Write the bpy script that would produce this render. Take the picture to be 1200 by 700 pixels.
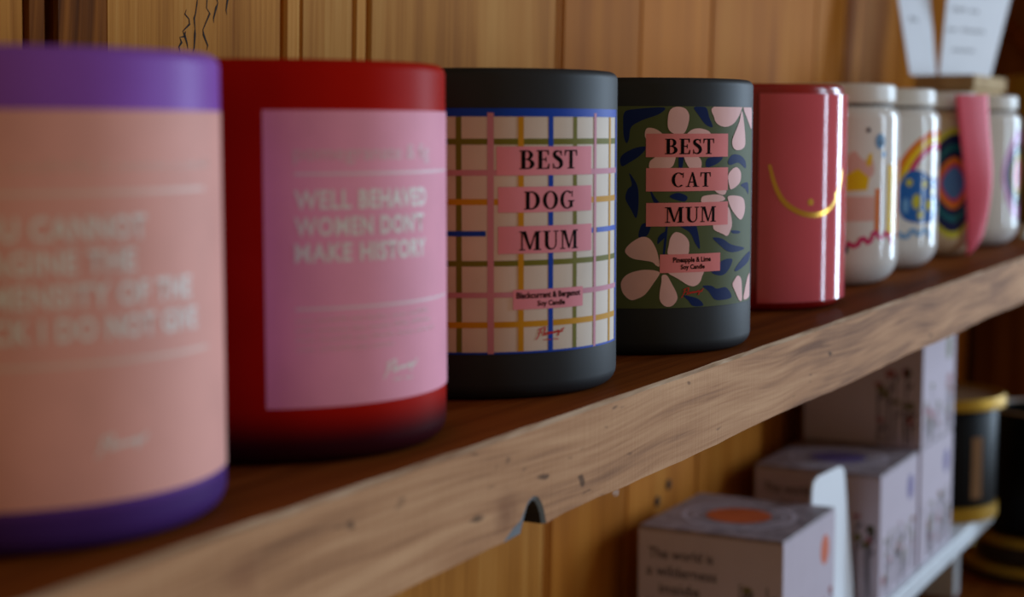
import bpy, bmesh, math, random
from mathutils import Vector, Matrix

# ------------------------------------------------------------------ camera, world, lights, exposure
scene = bpy.context.scene
for o in list(bpy.data.objects):
    bpy.data.objects.remove(o)
COL = scene.collection

PITCH = math.atan(198 / 1950.0)
AZ = math.atan(1035 * math.cos(PITCH) / 1950.0)
cam_d = bpy.data.cameras.new('camera')
cam_d.sensor_width = 36.0
cam_d.lens = 58.5
cam_d.clip_start = 0.01
cam_d.dof.use_dof = True
cam_d.dof.focus_distance = 0.515
cam_d.dof.aperture_fstop = 11.0
cam = bpy.data.objects.new('camera', cam_d)
COL.objects.link(cam)
cam.location = (0, 0, 0.0734)
cam.rotation_euler = (math.pi / 2 - PITCH, 0, AZ - math.pi / 2)
scene.camera = cam

world = bpy.data.worlds.new('room_light')
scene.world = world
world.use_nodes = True
bg = world.node_tree.nodes['Background']
bg.inputs[0].default_value = (1.0, 0.74, 0.47, 1)      # dim bounce from a timber room
bg.inputs[1].default_value = 0.22


def window_light(name, loc, aim, w, h, power, color):
    d = bpy.data.lights.new(name, 'AREA')
    d.shape = 'RECTANGLE'
    d.size, d.size_y = w, h
    d.energy = power
    d.color = color
    o = bpy.data.objects.new(name, d)
    COL.objects.link(o)
    o.location = loc
    o.rotation_euler = (Vector(aim) - Vector(loc)).to_track_quat('-Z', 'Y').to_euler()
    return o


window_light('window_daylight', (1.94, -1.9, 0.42), (0.65, 0.24, 0.0), 0.17, 1.5, 22, (0.60, 0.79, 1.0))
window_light('window_daylight', (3.3, -1.17, 0.42), (0.65, 0.24, 0.0), 0.42, 1.5, 51, (0.60, 0.79, 1.0))

vs = scene.view_settings
vs.view_transform = 'Standard'
vs.look = 'None'
vs.gamma = 1.0
vs.use_curve_mapping = False
vs.exposure = 0.0
scene.display_settings.display_device = 'sRGB'

# ------------------------------------------------------------------ materials


def lin(c):
    return tuple(((v / 255) / 12.92 if v / 255 <= 0.04045 else ((v / 255 + 0.055) / 1.055) ** 2.4) for v in c) + (1,)


def new_mat(name):
    m = bpy.data.materials.new(name)
    m.use_nodes = True
    return m, m.node_tree, m.node_tree.nodes['Principled BSDF']


def surface(name, rgb, rough=0.5, metal=0.0, var=0.06, scale=60.0, bump=0.0, coat=0.0, trans=0.0, sss=0.0, spec=0.5, tint=None, foot=None):
    """procedural material: base colour with a faint noise mottling, optional fine relief"""
    m, nt, p = new_mat(name)
    tc = nt.nodes.new('ShaderNodeTexCoord')
    nz = nt.nodes.new('ShaderNodeTexNoise')
    nz.inputs['Scale'].default_value = scale
    nz.inputs['Detail'].default_value = 3
    nt.links.new(tc.outputs['Object'], nz.inputs['Vector'])
    rp = nt.nodes.new('ShaderNodeValToRGB')
    c = lin(rgb)
    rp.color_ramp.elements[0].color = tuple(v * (1 - var) for v in c[:3]) + (1,)
    rp.color_ramp.elements[1].color = tuple(min(1, v * (1 + var)) for v in c[:3]) + (1,)
    rp.color_ramp.elements[0].position = 0.3
    rp.color_ramp.elements[1].position = 0.7
    nt.links.new(nz.outputs[0], rp.inputs[0])
    col = rp.outputs[0]
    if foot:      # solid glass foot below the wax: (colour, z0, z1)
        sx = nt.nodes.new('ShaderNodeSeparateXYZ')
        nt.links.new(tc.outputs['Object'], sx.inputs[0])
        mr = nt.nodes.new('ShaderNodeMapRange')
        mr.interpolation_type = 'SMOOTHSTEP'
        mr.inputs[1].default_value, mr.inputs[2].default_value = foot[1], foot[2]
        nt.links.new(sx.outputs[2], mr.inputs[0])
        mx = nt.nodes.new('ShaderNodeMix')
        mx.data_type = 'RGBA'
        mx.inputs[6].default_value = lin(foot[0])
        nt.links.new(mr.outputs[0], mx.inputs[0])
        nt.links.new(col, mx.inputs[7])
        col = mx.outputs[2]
    nt.links.new(col, p.inputs['Base Color'])
    if tint:
        p.inputs['Specular Tint'].default_value = lin(tint)
    p.inputs['Roughness'].default_value = rough
    p.inputs['Metallic'].default_value = metal
    p.inputs['Coat Weight'].default_value = coat
    p.inputs['Coat Roughness'].default_value = 0.05
    p.inputs['Transmission Weight'].default_value = trans
    p.inputs['Specular IOR Level'].default_value = spec
    if sss:
        p.inputs['Subsurface Weight'].default_value = sss
        p.inputs['Subsurface Scale'].default_value = 0.004
    if bump:
        n2 = nt.nodes.new('ShaderNodeTexNoise')
        n2.inputs['Scale'].default_value = 2500
        nt.links.new(tc.outputs['Object'], n2.inputs['Vector'])
        b = nt.nodes.new('ShaderNodeBump')
        b.inputs['Strength'].default_value = bump
        b.inputs['Distance'].default_value = 0.0002
        nt.links.new(n2.outputs[0], b.inputs['Height'])
        nt.links.new(b.outputs[0], p.inputs['Normal'])
    return m


def wood(name, light, mid, dark, axis='Z', rough=0.55, ring=70.0, fine=420.0, stretch=0.045, contrast=1.0,
         specks=0.0, bump=0.25, warp=0.0, saw=0.0, spec=0.02, knots=()):
    """pine: broad growth bands + fine fibres stretched along one axis, each board offset at random"""
    m, nt, p = new_mat(name)
    N, L = nt.nodes, nt.links
    tc = N.new('ShaderNodeTexCoord')
    oi = N.new('ShaderNodeObjectInfo')
    mul = N.new('ShaderNodeVectorMath'); mul.operation = 'SCALE'
    comb = N.new('ShaderNodeCombineXYZ')
    for i in range(3):
        L.new(oi.outputs['Random'], comb.inputs[i])
    L.new(comb.outputs[0], mul.inputs[0]); mul.inputs['Scale'].default_value = 7.3
    add = N.new('ShaderNodeVectorMath'); add.operation = 'ADD'
    L.new(tc.outputs['Object'], add.inputs[0]); L.new(mul.outputs[0], add.inputs[1])
    src = add.outputs[0]
    if warp:
        wn = N.new('ShaderNodeTexNoise'); wn.inputs['Scale'].default_value = 9; wn.inputs['Detail'].default_value = 1
        L.new(src, wn.inputs['Vector'])
        wm = N.new('ShaderNodeVectorMath'); wm.operation = 'MULTIPLY_ADD'
        L.new(wn.outputs['Color'], wm.inputs[0]); wm.inputs[1].default_value = (0, 0, warp) if axis == 'X' else (warp, 0, 0)
        L.new(src, wm.inputs[2]); src = wm.outputs[0]

    def nz(scale, st, det):
        mp = N.new('ShaderNodeMapping')
        s = [scale] * 3
        s['XYZ'.index(axis)] = scale * st
        mp.inputs['Scale'].default_value = s
        L.new(src, mp.inputs['Vector'])
        n = N.new('ShaderNodeTexNoise'); n.inputs['Scale'].default_value = 1.0
        n.inputs['Detail'].default_value = det; n.inputs['Distortion'].default_value = 0.4
        L.new(mp.outputs[0], n.inputs['Vector'])
        return n.outputs[0]
    broad, fib, big = nz(ring, stretch, 2), nz(fine, stretch * 0.5, 4), nz(14, 0.25, 2)

    def mix(a, b, f):
        x = N.new('ShaderNodeMix'); x.data_type = 'FLOAT'; x.inputs[0].default_value = f
        L.new(a, x.inputs[2]); L.new(b, x.inputs[3]); return x.outputs[0]
    v = mix(mix(broad, fib, 0.42), big, 0.33)
    rp = N.new('ShaderNodeValToRGB')
    e = rp.color_ramp.elements
    w = 0.16 / contrast
    e[0].position, e[0].color = 0.5 - w, lin(dark)
    e[1].position, e[1].color = 0.5 + w, lin(light)
    k = e.new(0.5); k.color = lin(mid)
    L.new(v, rp.inputs[0])
    col = rp.outputs[0]
    # board-to-board tone
    hs = N.new('ShaderNodeHueSaturation')
    mr = N.new('ShaderNodeMapRange'); mr.inputs[3].default_value = 0.86; mr.inputs[4].default_value = 1.12
    L.new(oi.outputs['Random'], mr.inputs[0]); L.new(mr.outputs[0], hs.inputs['Value'])
    L.new(col, hs.inputs['Color']); col = hs.outputs[0]
    if specks:
        sp = nz(260, 0.35, 1)
        r2 = N.new('ShaderNodeValToRGB')
        r2.color_ramp.elements[0].position = 0.20; r2.color_ramp.elements[0].color = (specks,) * 3 + (1,)
        r2.color_ramp.elements[1].position = 0.27; r2.color_ramp.elements[1].color = (0, 0, 0, 1)
        L.new(sp, r2.inputs[0])
        mx = N.new('ShaderNodeMix'); mx.data_type = 'RGBA'
        L.new(r2.outputs[0], mx.inputs[0]); L.new(col, mx.inputs[6]); mx.inputs[7].default_value = lin((40, 24, 14))
        col = mx.outputs[2]
    for (kx, kz, kr, kc) in knots:       # rings of darker heartwood round a knot
        mp = N.new('ShaderNodeMapping'); mp.inputs['Location'].default_value = (-kx, 0, -kz * 1.3); mp.inputs['Scale'].default_value = (1, 0, 1.3)
        wob = N.new('ShaderNodeTexNoise'); wob.inputs['Scale'].default_value = 220
        L.new(tc.outputs['Object'], wob.inputs['Vector'])
        L.new(tc.outputs['Object'], mp.inputs['Vector'])
        ln = N.new('ShaderNodeVectorMath'); ln.operation = 'LENGTH'
        L.new(mp.outputs[0], ln.inputs[0])
        wa = N.new('ShaderNodeMath'); wa.operation = 'MULTIPLY_ADD'; wa.inputs[1].default_value = kr * 0.9
        L.new(wob.outputs[0], wa.inputs[0]); L.new(ln.outputs['Value'], wa.inputs[2])
        r3 = N.new('ShaderNodeMapRange'); r3.inputs[1].default_value = kr * 0.5; r3.inputs[2].default_value = kr * 1.6
        r3.inputs[3].default_value = 0.6; r3.inputs[4].default_value = 0.0
        L.new(wa.outputs[0], r3.inputs[0])
        mx = N.new('ShaderNodeMix'); mx.data_type = 'RGBA'
        L.new(r3.outputs[0], mx.inputs[0]); L.new(col, mx.inputs[6]); mx.inputs[7].default_value = lin(kc)
        col = mx.outputs[2]
    L.new(col, p.inputs['Base Color'])
    p.inputs['Roughness'].default_value = rough
    p.inputs['Specular IOR Level'].default_value = spec
    bp = N.new('ShaderNodeBump'); bp.inputs['Strength'].default_value = bump; bp.inputs['Distance'].default_value = 0.0006
    h = fib
    if saw:      # vertical saw marks across the raw edge
        mp = N.new('ShaderNodeMapping'); mp.inputs['Scale'].default_value = (900, 50, 40)
        L.new(src, mp.inputs['Vector'])
        n = N.new('ShaderNodeTexNoise'); n.inputs['Scale'].default_value = 1
        L.new(mp.outputs[0], n.inputs['Vector'])
        h = mix(fib, n.outputs[0], saw)
    L.new(h, bp.inputs['Height']); L.new(bp.outputs[0], p.inputs['Normal'])
    return m


M = {}
M['pine_tan'] = wood('pine_tan', (216, 156, 82), (192, 126, 55), (138, 78, 26), ring=60, fine=620, contrast=0.95)
M['pine_orange'] = wood('pine_orange', (204, 140, 62), (182, 112, 42), (134, 74, 24), ring=45, contrast=.75)
M['pine_dark'] = wood('pine_dark', (156, 90, 30), (116, 62, 16), (58, 26, 5), ring=150, contrast=1.3, warp=0.02)
M['pine_end'] = wood('pine_end', (150, 96, 50), (128, 78, 38), (90, 50, 22), ring=60)
M['backing'] = surface('dark_backing', (38, 18, 8), 0.9)
M['shelf_top'] = wood('shelf_top', (140, 78, 30), (116, 60, 20), (78, 36, 10), axis='X', rough=0.55, ring=60)
M['shelf_edge'] = wood('shelf_edge', (208, 164, 124), (182, 136, 98), (126, 88, 62), axis='X', rough=0.7, ring=150,
                       fine=700, stretch=0.07, specks=0.7, bump=0.5, warp=0.012, saw=0.6, contrast=1.2, spec=0.1, knots=((0.3500, -0.0195, 0.008, (112, 66, 40)), (0.905, -0.012, 0.012, (140, 100, 74)), (0.245, -0.010, 0.006, (150, 104, 74))))
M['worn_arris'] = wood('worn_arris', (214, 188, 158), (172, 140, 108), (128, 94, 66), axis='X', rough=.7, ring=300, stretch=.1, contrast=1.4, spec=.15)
M['crack'] = surface('dark_crack', (34, 20, 10), 0.9)
M['blue_grey'] = surface('weathered_knot_rim', (104, 112, 120), 0.8)

# ------------------------------------------------------------------ mesh helpers


def link(name, me, mat=None, parent=None, smooth=False):
    o = bpy.data.objects.new(name, me)
    COL.objects.link(o)
    for m in (mat if isinstance(mat, (list, tuple)) else [mat] if mat else []):
        me.materials.append(m)
    if parent:
        o.parent = parent
    if smooth:
        me.polygons.foreach_set('use_smooth', [True] * len(me.polygons))
    return o


def from_bm(name, bm, mat=None, parent=None, smooth=False):
    me = bpy.data.meshes.new(name)
    bm.to_mesh(me)
    bm.free()
    return link(name, me, mat, parent, smooth)


def root(name, loc, label, cat, group=None, rz=0.0):
    o = bpy.data.objects.new(name, None)
    o.empty_display_size = 0.02
    COL.objects.link(o)
    o.location = loc
    o.rotation_euler = (0, 0, rz)
    return tag(o, label, cat, group)


def tag(o, label, cat, group=None):
    o['label'] = label
    o['category'] = cat
    if group:
        o['group'] = group
    return o


def structure(o, label=None):
    o['kind'] = 'structure'
    if label:
        o['label'] = label
    return o


def box_bm(x0, y0, z0, x1, y1, z1, bev=0.0, seg=2):
    bm = bmesh.new()
    bmesh.ops.create_cube(bm, size=1)
    for v in bm.verts:
        v.co = Vector(((x0 + x1) / 2 + v.co.x * (x1 - x0), (y0 + y1) / 2 + v.co.y * (y1 - y0), (z0 + z1) / 2 + v.co.z * (z1 - z0)))
    if bev:
        bmesh.ops.bevel(bm, geom=bm.edges[:], offset=bev, segments=seg, affect='EDGES', profile=0.5)
    return bm


def lathe(name, prof, mat, parent=None, seg=128, loc=(0, 0, 0)):
    """prof: (radius, z) outline; radius 0 closes the pole"""
    verts, faces, rings = [], [], []
    for r, z in prof:
        if r < 1e-7:
            rings.append([len(verts)]); verts.append((0, 0, z))
        else:
            rings.append(list(range(len(verts), len(verts) + seg)))
            verts += [(r * math.cos(2 * math.pi * i / seg), r * math.sin(2 * math.pi * i / seg), z) for i in range(seg)]
    for a, b in zip(rings, rings[1:]):
        for i in range(seg):
            j = (i + 1) % seg
            if len(a) == 1 and len(b) == 1:
                continue
            if len(a) == 1:
                faces.append((a[0], b[j], b[i]))
            elif len(b) == 1:
                faces.append((a[i], a[j], b[0]))
            else:
                faces.append((a[i], a[j], b[j], b[i]))
    me = bpy.data.meshes.new(name)
    me.from_pydata(verts, [], faces)
    o = link(name, me, mat, parent, True)
    o.location = loc
    try:
        me.set_sharp_from_angle(angle=math.radians(50))
    except Exception:
        pass
    return o


def arc(cx, cz, r, a0, a1, n=6):
    return [(cx + r * math.cos(math.radians(a0 + (a1 - a0) * i / n)), cz + r * math.sin(math.radians(a0 + (a1 - a0) * i / n))) for i in range(n + 1)]


def tube(name, pts, rad, mat, parent=None, seg=10, loc=(0, 0, 0)):
    bm = bmesh.new()
    pts = [Vector(p) for p in pts]
    rings = []
    for i, p in enumerate(pts):
        t = (pts[min(i + 1, len(pts) - 1)] - pts[max(i - 1, 0)]).normalized()
        u = t.cross(Vector((0.31, 0.17, 0.94)))
        u.normalize(); w = t.cross(u)
        rings.append([bm.verts.new(p + (u * math.cos(k * 2 * math.pi / seg) + w * math.sin(k * 2 * math.pi / seg)) * rad) for k in range(seg)])
    for a, b in zip(rings, rings[1:]):
        for k in range(seg):
            bm.faces.new((a[k], a[(k + 1) % seg], b[(k + 1) % seg], b[k]))
    bm.faces.new(rings[0][::-1]); bm.faces.new(rings[-1])
    bmesh.ops.recalc_face_normals(bm, faces=bm.faces)
    o = from_bm(name, bm, mat, parent, True)
    o.location = loc
    return o

# ------------------------------------------------------------------ flat print: 2D outlines in millimetres


def rect(x0, y0, x1, y1):
    return [(x0, y0), (x1, y0), (x1, y1), (x0, y1)]


def chaikin(p, n=2):
    for _ in range(n):
        q = []
        for i, a in enumerate(p):
            b = p[(i + 1) % len(p)]
            q += [(a[0] * .75 + b[0] * .25, a[1] * .75 + b[1] * .25), (a[0] * .25 + b[0] * .75, a[1] * .25 + b[1] * .75)]
        p = q
    return p


def smooth_loop(p, n=4):
    """closed curve through every point"""
    q, m = [], len(p)
    for i in range(m):
        a, b, c, d = p[i - 1], p[i], p[(i + 1) % m], p[(i + 2) % m]
        for k in range(n):
            f = k / n
            q.append(tuple(0.5 * (2 * b[j] + (c[j] - a[j]) * f + (2 * a[j] - 5 * b[j] + 4 * c[j] - d[j]) * f * f + (3 * b[j] - a[j] - 3 * c[j] + d[j]) * f ** 3) for j in (0, 1)))
    return q


def disc(cx, cy, rx, ry=None, n=28):
    ry = rx if ry is None else ry
    return [(cx + rx * math.cos(2 * math.pi * i / n), cy + ry * math.sin(2 * math.pi * i / n)) for i in range(n)]


def stroke(pts, w, smooth=2):
    """polyline with width(s) -> quads"""
    ws = list(w) if isinstance(w, (list, tuple)) else [w] * len(pts)
    P = [(p[0], p[1], k) for p, k in zip(pts, ws)]
    for _ in range(smooth):
        q = [P[0]]
        for a, b in zip(P, P[1:]):
            q += [tuple(a[i] * .75 + b[i] * .25 for i in range(3)), tuple(a[i] * .25 + b[i] * .75 for i in range(3))]
        P = q + [P[-1]]
    L, R = [], []
    for i, p in enumerate(P):
        a, b = P[max(i - 1, 0)], P[min(i + 1, len(P) - 1)]
        dx, dy = b[0] - a[0], b[1] - a[1]
        d = math.hypot(dx, dy) or 1
        nx, ny = -dy / d * p[2] / 2, dx / d * p[2] / 2
        L.append((p[0] + nx, p[1] + ny)); R.append((p[0] - nx, p[1] - ny))
    return [[R[i], R[i + 1], L[i + 1], L[i]] for i in range(len(P) - 1)]


def band(cx, cy, ro, ri, a0, a1, n=20, icx=None):
    icx = cx if icx is None else icx
    A = [math.radians(a0 + (a1 - a0) * i / n) for i in range(n + 1)]
    O = [(cx + ro[0] * math.cos(a), cy + ro[1] * math.sin(a)) for a in A]
    I = [(icx + ri[0] * math.cos(a), cy + ri[1] * math.sin(a)) for a in A]
    return [[I[i], O[i], O[i + 1], I[i + 1]] for i in range(n)]


def fit(polys, u0, v0, u1, v1):
    xs = [p[0] for q in polys for p in q]; ys = [p[1] for q in polys for p in q]
    a, b, c, d = min(xs), max(xs), min(ys), max(ys)
    return [[(u0 + (x - a) / (b - a) * (u1 - u0), v0 + (y - c) / (d - c) * (v1 - v0)) for x, y in q] for q in polys]


def clip_u(polys, u0, u1, v0, v1):
    return [[(min(max(x, u0), u1), min(max(y, v0), v1)) for x, y in q] for q in polys]


# a bold bracketless serif alphabet, cap height 1
def glyph(ch):
    s = .06
    stem = [rect(.08, 0, .27, 1), rect(0, 0, .36, s), rect(0, 1 - s, .36, 1)]
    if ch == 'B':
        return stem + band(.34, .745, (.29, .255), (.11, .19), -90, 90) + band(.36, .27, (.34, .27), (.14, .2), -90, 90) + [rect(.27, .93, .36, 1), rect(.27, .49, .37, .55), rect(.27, 0, .37, .07)], .76
    if ch == 'E':
        return stem + [rect(.2, 0, .62, .065), rect(.2, .935, .6, 1), rect(.27, .47, .46, .54), [(.62, 0), (.64, .28), (.59, .28), (.52, .05)], [(.6, 1), (.61, .74), (.56, .74), (.5, .95)], rect(.43, .37, .48, .64)], .72
    if ch == 'S':
        return stroke([(.5, .74), (.46, .9), (.3, .965), (.12, .88), (.12, .7), (.28, .58), (.46, .44), (.51, .22), (.4, .06), (.24, .03), (.1, .1), (.06, .27)],
                      [.05, .07, .08, .15, .2, .22, .22, .2, .12, .08, .06, .05]) + [rect(.47, .7, .52, .99), rect(.04, .01, .09, .3)], .64
    if ch == 'T':
        return [rect(.27, 0, .46, 1), rect(.16, 0, .57, s), rect(0, .93, .73, 1), [(0, 1), (-.01, .7), (.04, .7), (.1, .94)], [(.73, 1), (.74, .7), (.69, .7), (.63, .94)]], .80
    if ch == 'D':
        return stem + band(.36, .5, (.44, .5), (.23, .43), -90, 90) + [rect(.27, 0, .37, .07), rect(.27, .93, .37, 1)], .90
    if ch == 'O':
        return band(.42, .5, (.42, .51), (.22, .445), 0, 360, 36), .92
    if ch == 'G':
        return band(.42, .5, (.42, .51), (.22, .445), 48, 318, 30) + [rect(.58, .07, .76, .45), rect(.47, .4, .87, .46), rect(.7, .66, .755, .99)], .94
    if ch == 'C':
        return band(.42, .5, (.42, .51), (.22, .445), 46, 312, 30) + [rect(.68, .64, .735, .99)], .82
    if ch == 'A':
        return [[(.1, 0), (.18, 0), (.47, 1), (.39, 1)], [(.55, 0), (.77, 0), (.49, 1.02), (.37, 1.02)], rect(.2, .3, .62, .37), rect(0, 0, .29, s), rect(.46, 0, .88, s)], .92
    if ch == 'M':
        return [rect(.1, 0, .17, 1), rect(0, 0, .29, s), rect(0, 1 - s, .2, 1), [(.13, 1), (.33, 1), (.58, .04), (.48, .04)], [(.48, .04), (.56, .04), (.86, 1), (.79, 1)],
                rect(.8, 0, .99, 1), rect(.7, 0, 1.09, s), rect(.82, 1 - s, 1.09, 1)], 1.14
    if ch == 'U':
        return [rect(.1, .3, .29, 1), rect(0, 1 - s, .39, 1), rect(.67, .3, .74, 1), rect(.57, 1 - s, .85, 1)] + band(.42, .32, (.32, .33), (.19, .25), 180, 360, 20, .48), .90
    return [], .5


def serif(word, u0, v0, u1, v1):
    P, x = [], 0
    for ch in word:
        g, adv = glyph(ch)
        P += [[(a + x, b) for a, b in q] for q in g]
        x += adv + .05
    return fit(P, u0, v0, u1, v1)


_fontcache = {}


def sans(text, u0, v0, u1=None, v1=None, cap=None, bold=0.0, spacing=1.0, shear=0.0):
    """built-in typeface outlines as polygons; fitted to a box, or to a cap height when u1 is None"""
    cu = bpy.data.curves.new('tmp_text', 'FONT')
    cu.body = text; cu.size = 1.0; cu.offset = bold; cu.space_character = spacing; cu.shear = shear
    cu.resolution_u = 3; cu.fill_mode = 'FRONT'
    ob = bpy.data.objects.new('tmp_text', cu)
    me = bpy.data.meshes.new_from_object(ob)
    P = [[(me.vertices[i].co.x, me.vertices[i].co.y) for i in pl.vertices] for pl in me.polygons]
    bpy.data.objects.remove(ob); bpy.data.curves.remove(cu); bpy.data.meshes.remove(me)
    if u1 is not None:
        return fit(P, u0, v0, u1, v1)
    s = cap / 0.72
    x0 = min(p[0] for q in P for p in q)
    return [[(u0 + (x - x0) * s, v0 + y * s) for x, y in q] for q in P]


def logo(u0, v0, u1, v1, w=.11):
    """brush-script word mark with a rising baseline"""
    S = [[(.45, 1.2), (.25, .6), (.1, .1), (-.15, -.25)], [(.1, 1.0), (.45, 1.2), (1.0, 1.28)], [(.08, .55), (.35, .62), (.65, .66)],
         [(.6, .1), (.85, .7), (.95, 1.15), (.82, 1.05), (.78, .3), (.9, .1)],
         [(.9, .1), (1.15, .5), (1.02, .45), (1.0, .12), (1.22, .5), (1.2, .1), (1.32, .45), (1.42, .48), (1.44, .1), (1.58, .48), (1.66, .45), (1.68, .1), (1.84, .5), (1.86, .12),
          (2.0, .5), (2.02, .1), (2.16, .48), (2.26, .42), (2.28, .1), (2.5, .5), (2.4, .5), (2.34, .2), (2.52, .48), (2.5, -.1), (2.3, -.35), (2.45, 0), (2.75, .35), (2.86, .52), (2.72, .3), (2.84, .1), (3.0, .4), (2.9, .52), (3.2, .6)]]
    P = []
    for s in S:
        P += stroke([(x, y + .16 * x) for x, y in s], w, 2)
    return fit(P, u0, v0, u1, v1)


def scrawl(u0, v0, width, h, words, rnd, w=.25):
    """illegible small writing: words of quick up-and-down strokes"""
    P, x = [], u0
    tot = sum(words) + len(words) - 1
    step = width / tot
    for n in words:
        pts = []
        for k in range(n * 2 + 1):
            hi = h * (1.0 if rnd.random() < .25 else .62) if k % 2 else 0
            pts.append((x + k * step / 2, v0 + hi))
        P += stroke(pts, w, 1)
        x += (n + 1) * step
    return P


def decal_bm(polys, cut=2.5):
    bm = bmesh.new()
    for q in polys:
        if len(q) < 3:
            continue
        try:
            bm.faces.new([bm.verts.new((x, y, 0)) for x, y in q])
        except ValueError:
            pass
    bmesh.ops.remove_doubles(bm, verts=bm.verts, dist=0.002)
    bmesh.ops.triangulate(bm, faces=bm.faces)
    for f in bm.faces:
        if f.normal.z < 0:
            f.normal_flip()
    if cut and bm.verts:
        xs = [v.co.x for v in bm.verts]
        k = math.floor(min(xs) / cut)
        while k * cut < max(xs):
            bmesh.ops.bisect_plane(bm, geom=bm.verts[:] + bm.edges[:] + bm.faces[:], plane_co=(k * cut, 0, 0), plane_no=(1, 0, 0))
            k += 1
    return bm


def wrap(name, polys, R, off, mat, parent, th0=-0.75 * math.pi):
    """print wrapped round a vessel of radius R (metres); u along the wall, v up, both in mm"""
    bm = decal_bm(polys)
    for v in bm.verts:
        t = th0 + v.co.x / 1000 / R
        r = R + off
        v.co = Vector((r * math.cos(t), r * math.sin(t), v.co.y / 1000))
    return from_bm(name, bm, mat, parent, True)


def flat(name, polys, origin, eu, ev, off, mat, parent):
    bm = decal_bm(polys, 0)
    o, eu, ev = Vector(origin), Vector(eu), Vector(ev)
    n = eu.cross(ev)
    for v in bm.verts:
        v.co = o + eu * (v.co.x / 1000) + ev * (v.co.y / 1000) + n * off
    return from_bm(name, bm, mat, parent)


def band_shell(name, u0, u1, v0, v1, R, off, thick, mat, parent, th0=-0.75 * math.pi, n=None):
    """a paper label: curved sheet with real thickness"""
    n = n or max(4, int((u1 - u0) / 2.0))
    bm = bmesh.new()
    rows = []
    for i in range(n + 1):
        t = th0 + (u0 + (u1 - u0) * i / n) / 1000 / R
        rows.append([bm.verts.new((r * math.cos(t), r * math.sin(t), z / 1000)) for r, z in ((R + off - thick, v0), (R + off, v0), (R + off, v1), (R + off - thick, v1))])
    for a, b in zip(rows, rows[1:]):
        for k in range(4):
            bm.faces.new((a[k], b[k], b[(k + 1) % 4], a[(k + 1) % 4]))
    bm.faces.new(rows[0][::-1]); bm.faces.new(rows[-1])
    bmesh.ops.recalc_face_normals(bm, faces=bm.faces)
    o = from_bm(name, bm, mat, parent, True)
    try:
        o.data.set_sharp_from_angle(angle=math.radians(50))
    except Exception:
        pass
    return o

# ------------------------------------------------------------------ the setting: boarded wall, end panel, shelves
rnd = random.Random(7)
WALL_Y = 0.345
bm = box_bm(0.15, 0.013, -0.45, 1.60, 0.025, 0.42)
wall = structure(from_bm('wall_back', bm, M['backing']), 'back wall of upright tongue and groove pine boards')
wall.location = (0, WALL_Y, 0)
wall.rotation_euler = (0.025, 0, 0)       # the old boarding leans a little


def board(x0, x1, mat, ch=0.0018, thick=0.0128, z0=-0.45, z1=0.42, parent=wall, bl=True, br=True):
    """one upright board with chamfered front edges; front face at y = 0 of its parent"""
    w = x1 - x0
    c0, c1 = (ch if bl else 0.0002), (ch if br else 0.0002)
    sec = [(0, thick), (0, c0), (c0, 0), (w - c1, 0), (w, c1), (w, thick)]
    bm = bmesh.new()
    lo = [bm.verts.new((x, y, z0)) for x, y in sec]
    hi = [bm.verts.new((x, y, z1)) for x, y in sec]
    n = len(sec)
    for i in range(n):
        bm.faces.new((lo[i], lo[(i + 1) % n], hi[(i + 1) % n], hi[i]))
    bm.faces.new(lo[::-1]); bm.faces.new(hi)
    bmesh.ops.recalc_face_normals(bm, faces=bm.faces)
    o = from_bm('board', bm, mat, parent)
    o.location = (x0, 0, 0)
    return o


T, O, D = M['pine_tan'], M['pine_orange'], M['pine_dark']
for x0, x1, m in ((0.16, 0.3548, T), (0.3556, 0.3636, D), (0.3672, 0.3888, D), (0.3890, 0.4775, T), (0.4800, 0.4890, T), (0.4894, 0.5225, T),
                  (0.5240, 0.5318, T), (0.5342, 0.6915, T), (0.6928, 0.6966, O), (0.6990, 0.7876, O), (0.7889, 0.8866, O),
                  (0.8890, 1.0760, O), (1.0780, 1.1430, O), (1.1445, 1.2915, O), (1.2935, 1.440, O), (1.442, 1.585, O)):
    board(x0, x1, m, ch=0.0010, bl=abs(x0 - 0.3890) > 1e-5, br=abs(x1 - 0.3888) > 1e-5)
# old checks in the pale board, nail heads and a paint speck below the shelf
for pts in ([(427, 99), (425, 103), (427.5, 107), (426, 110)], [(430, 98), (431, 104), (430, 109), (432, 114)], [(436, 99), (434.5, 104), (437, 111), (436, 118)],
            [(440.5, 108), (441.5, 113), (440.5, 119)], [(422.5, 98), (423.5, 101), (426, 103)], [(446.5, 111), (447.5, 116), (446.8, 121)]):
    pts = [(x + rnd.uniform(-.9, .9), z + k * 1.6) for x, z in pts for k in (0, 1)]
    flat('crack', stroke(pts, [.1, .5, .9, .3, .7, .4, .5, .1][:len(pts)], 0), (0, 0, 0), (1, 0, 0), (0, 0, 1), 0.0001, M['crack'], wall)
for x, z in ((0.8292, -0.1294), (0.8449, -0.1229)):
    h = lathe('nail_head', [(0, 0), (0.0030, 0), (0.0030, 0.0006), (0.0016, 0.0012), (0, 0.0013)], M['crack'], wall, 20, (x, 0, z))
    h.rotation_euler = (math.pi / 2, 0, 0)
flat('paint_speck', [chaikin([(-1.6, -1.2), (1.4, -1.6), (1.8, 1.2), (-1, 1.7)])], (0.7734, 0, -0.1133), (1, 0, 0), (0, 0, 1), 0.0001, surface('paint_speck', (235, 230, 220), .6), wall)

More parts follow.
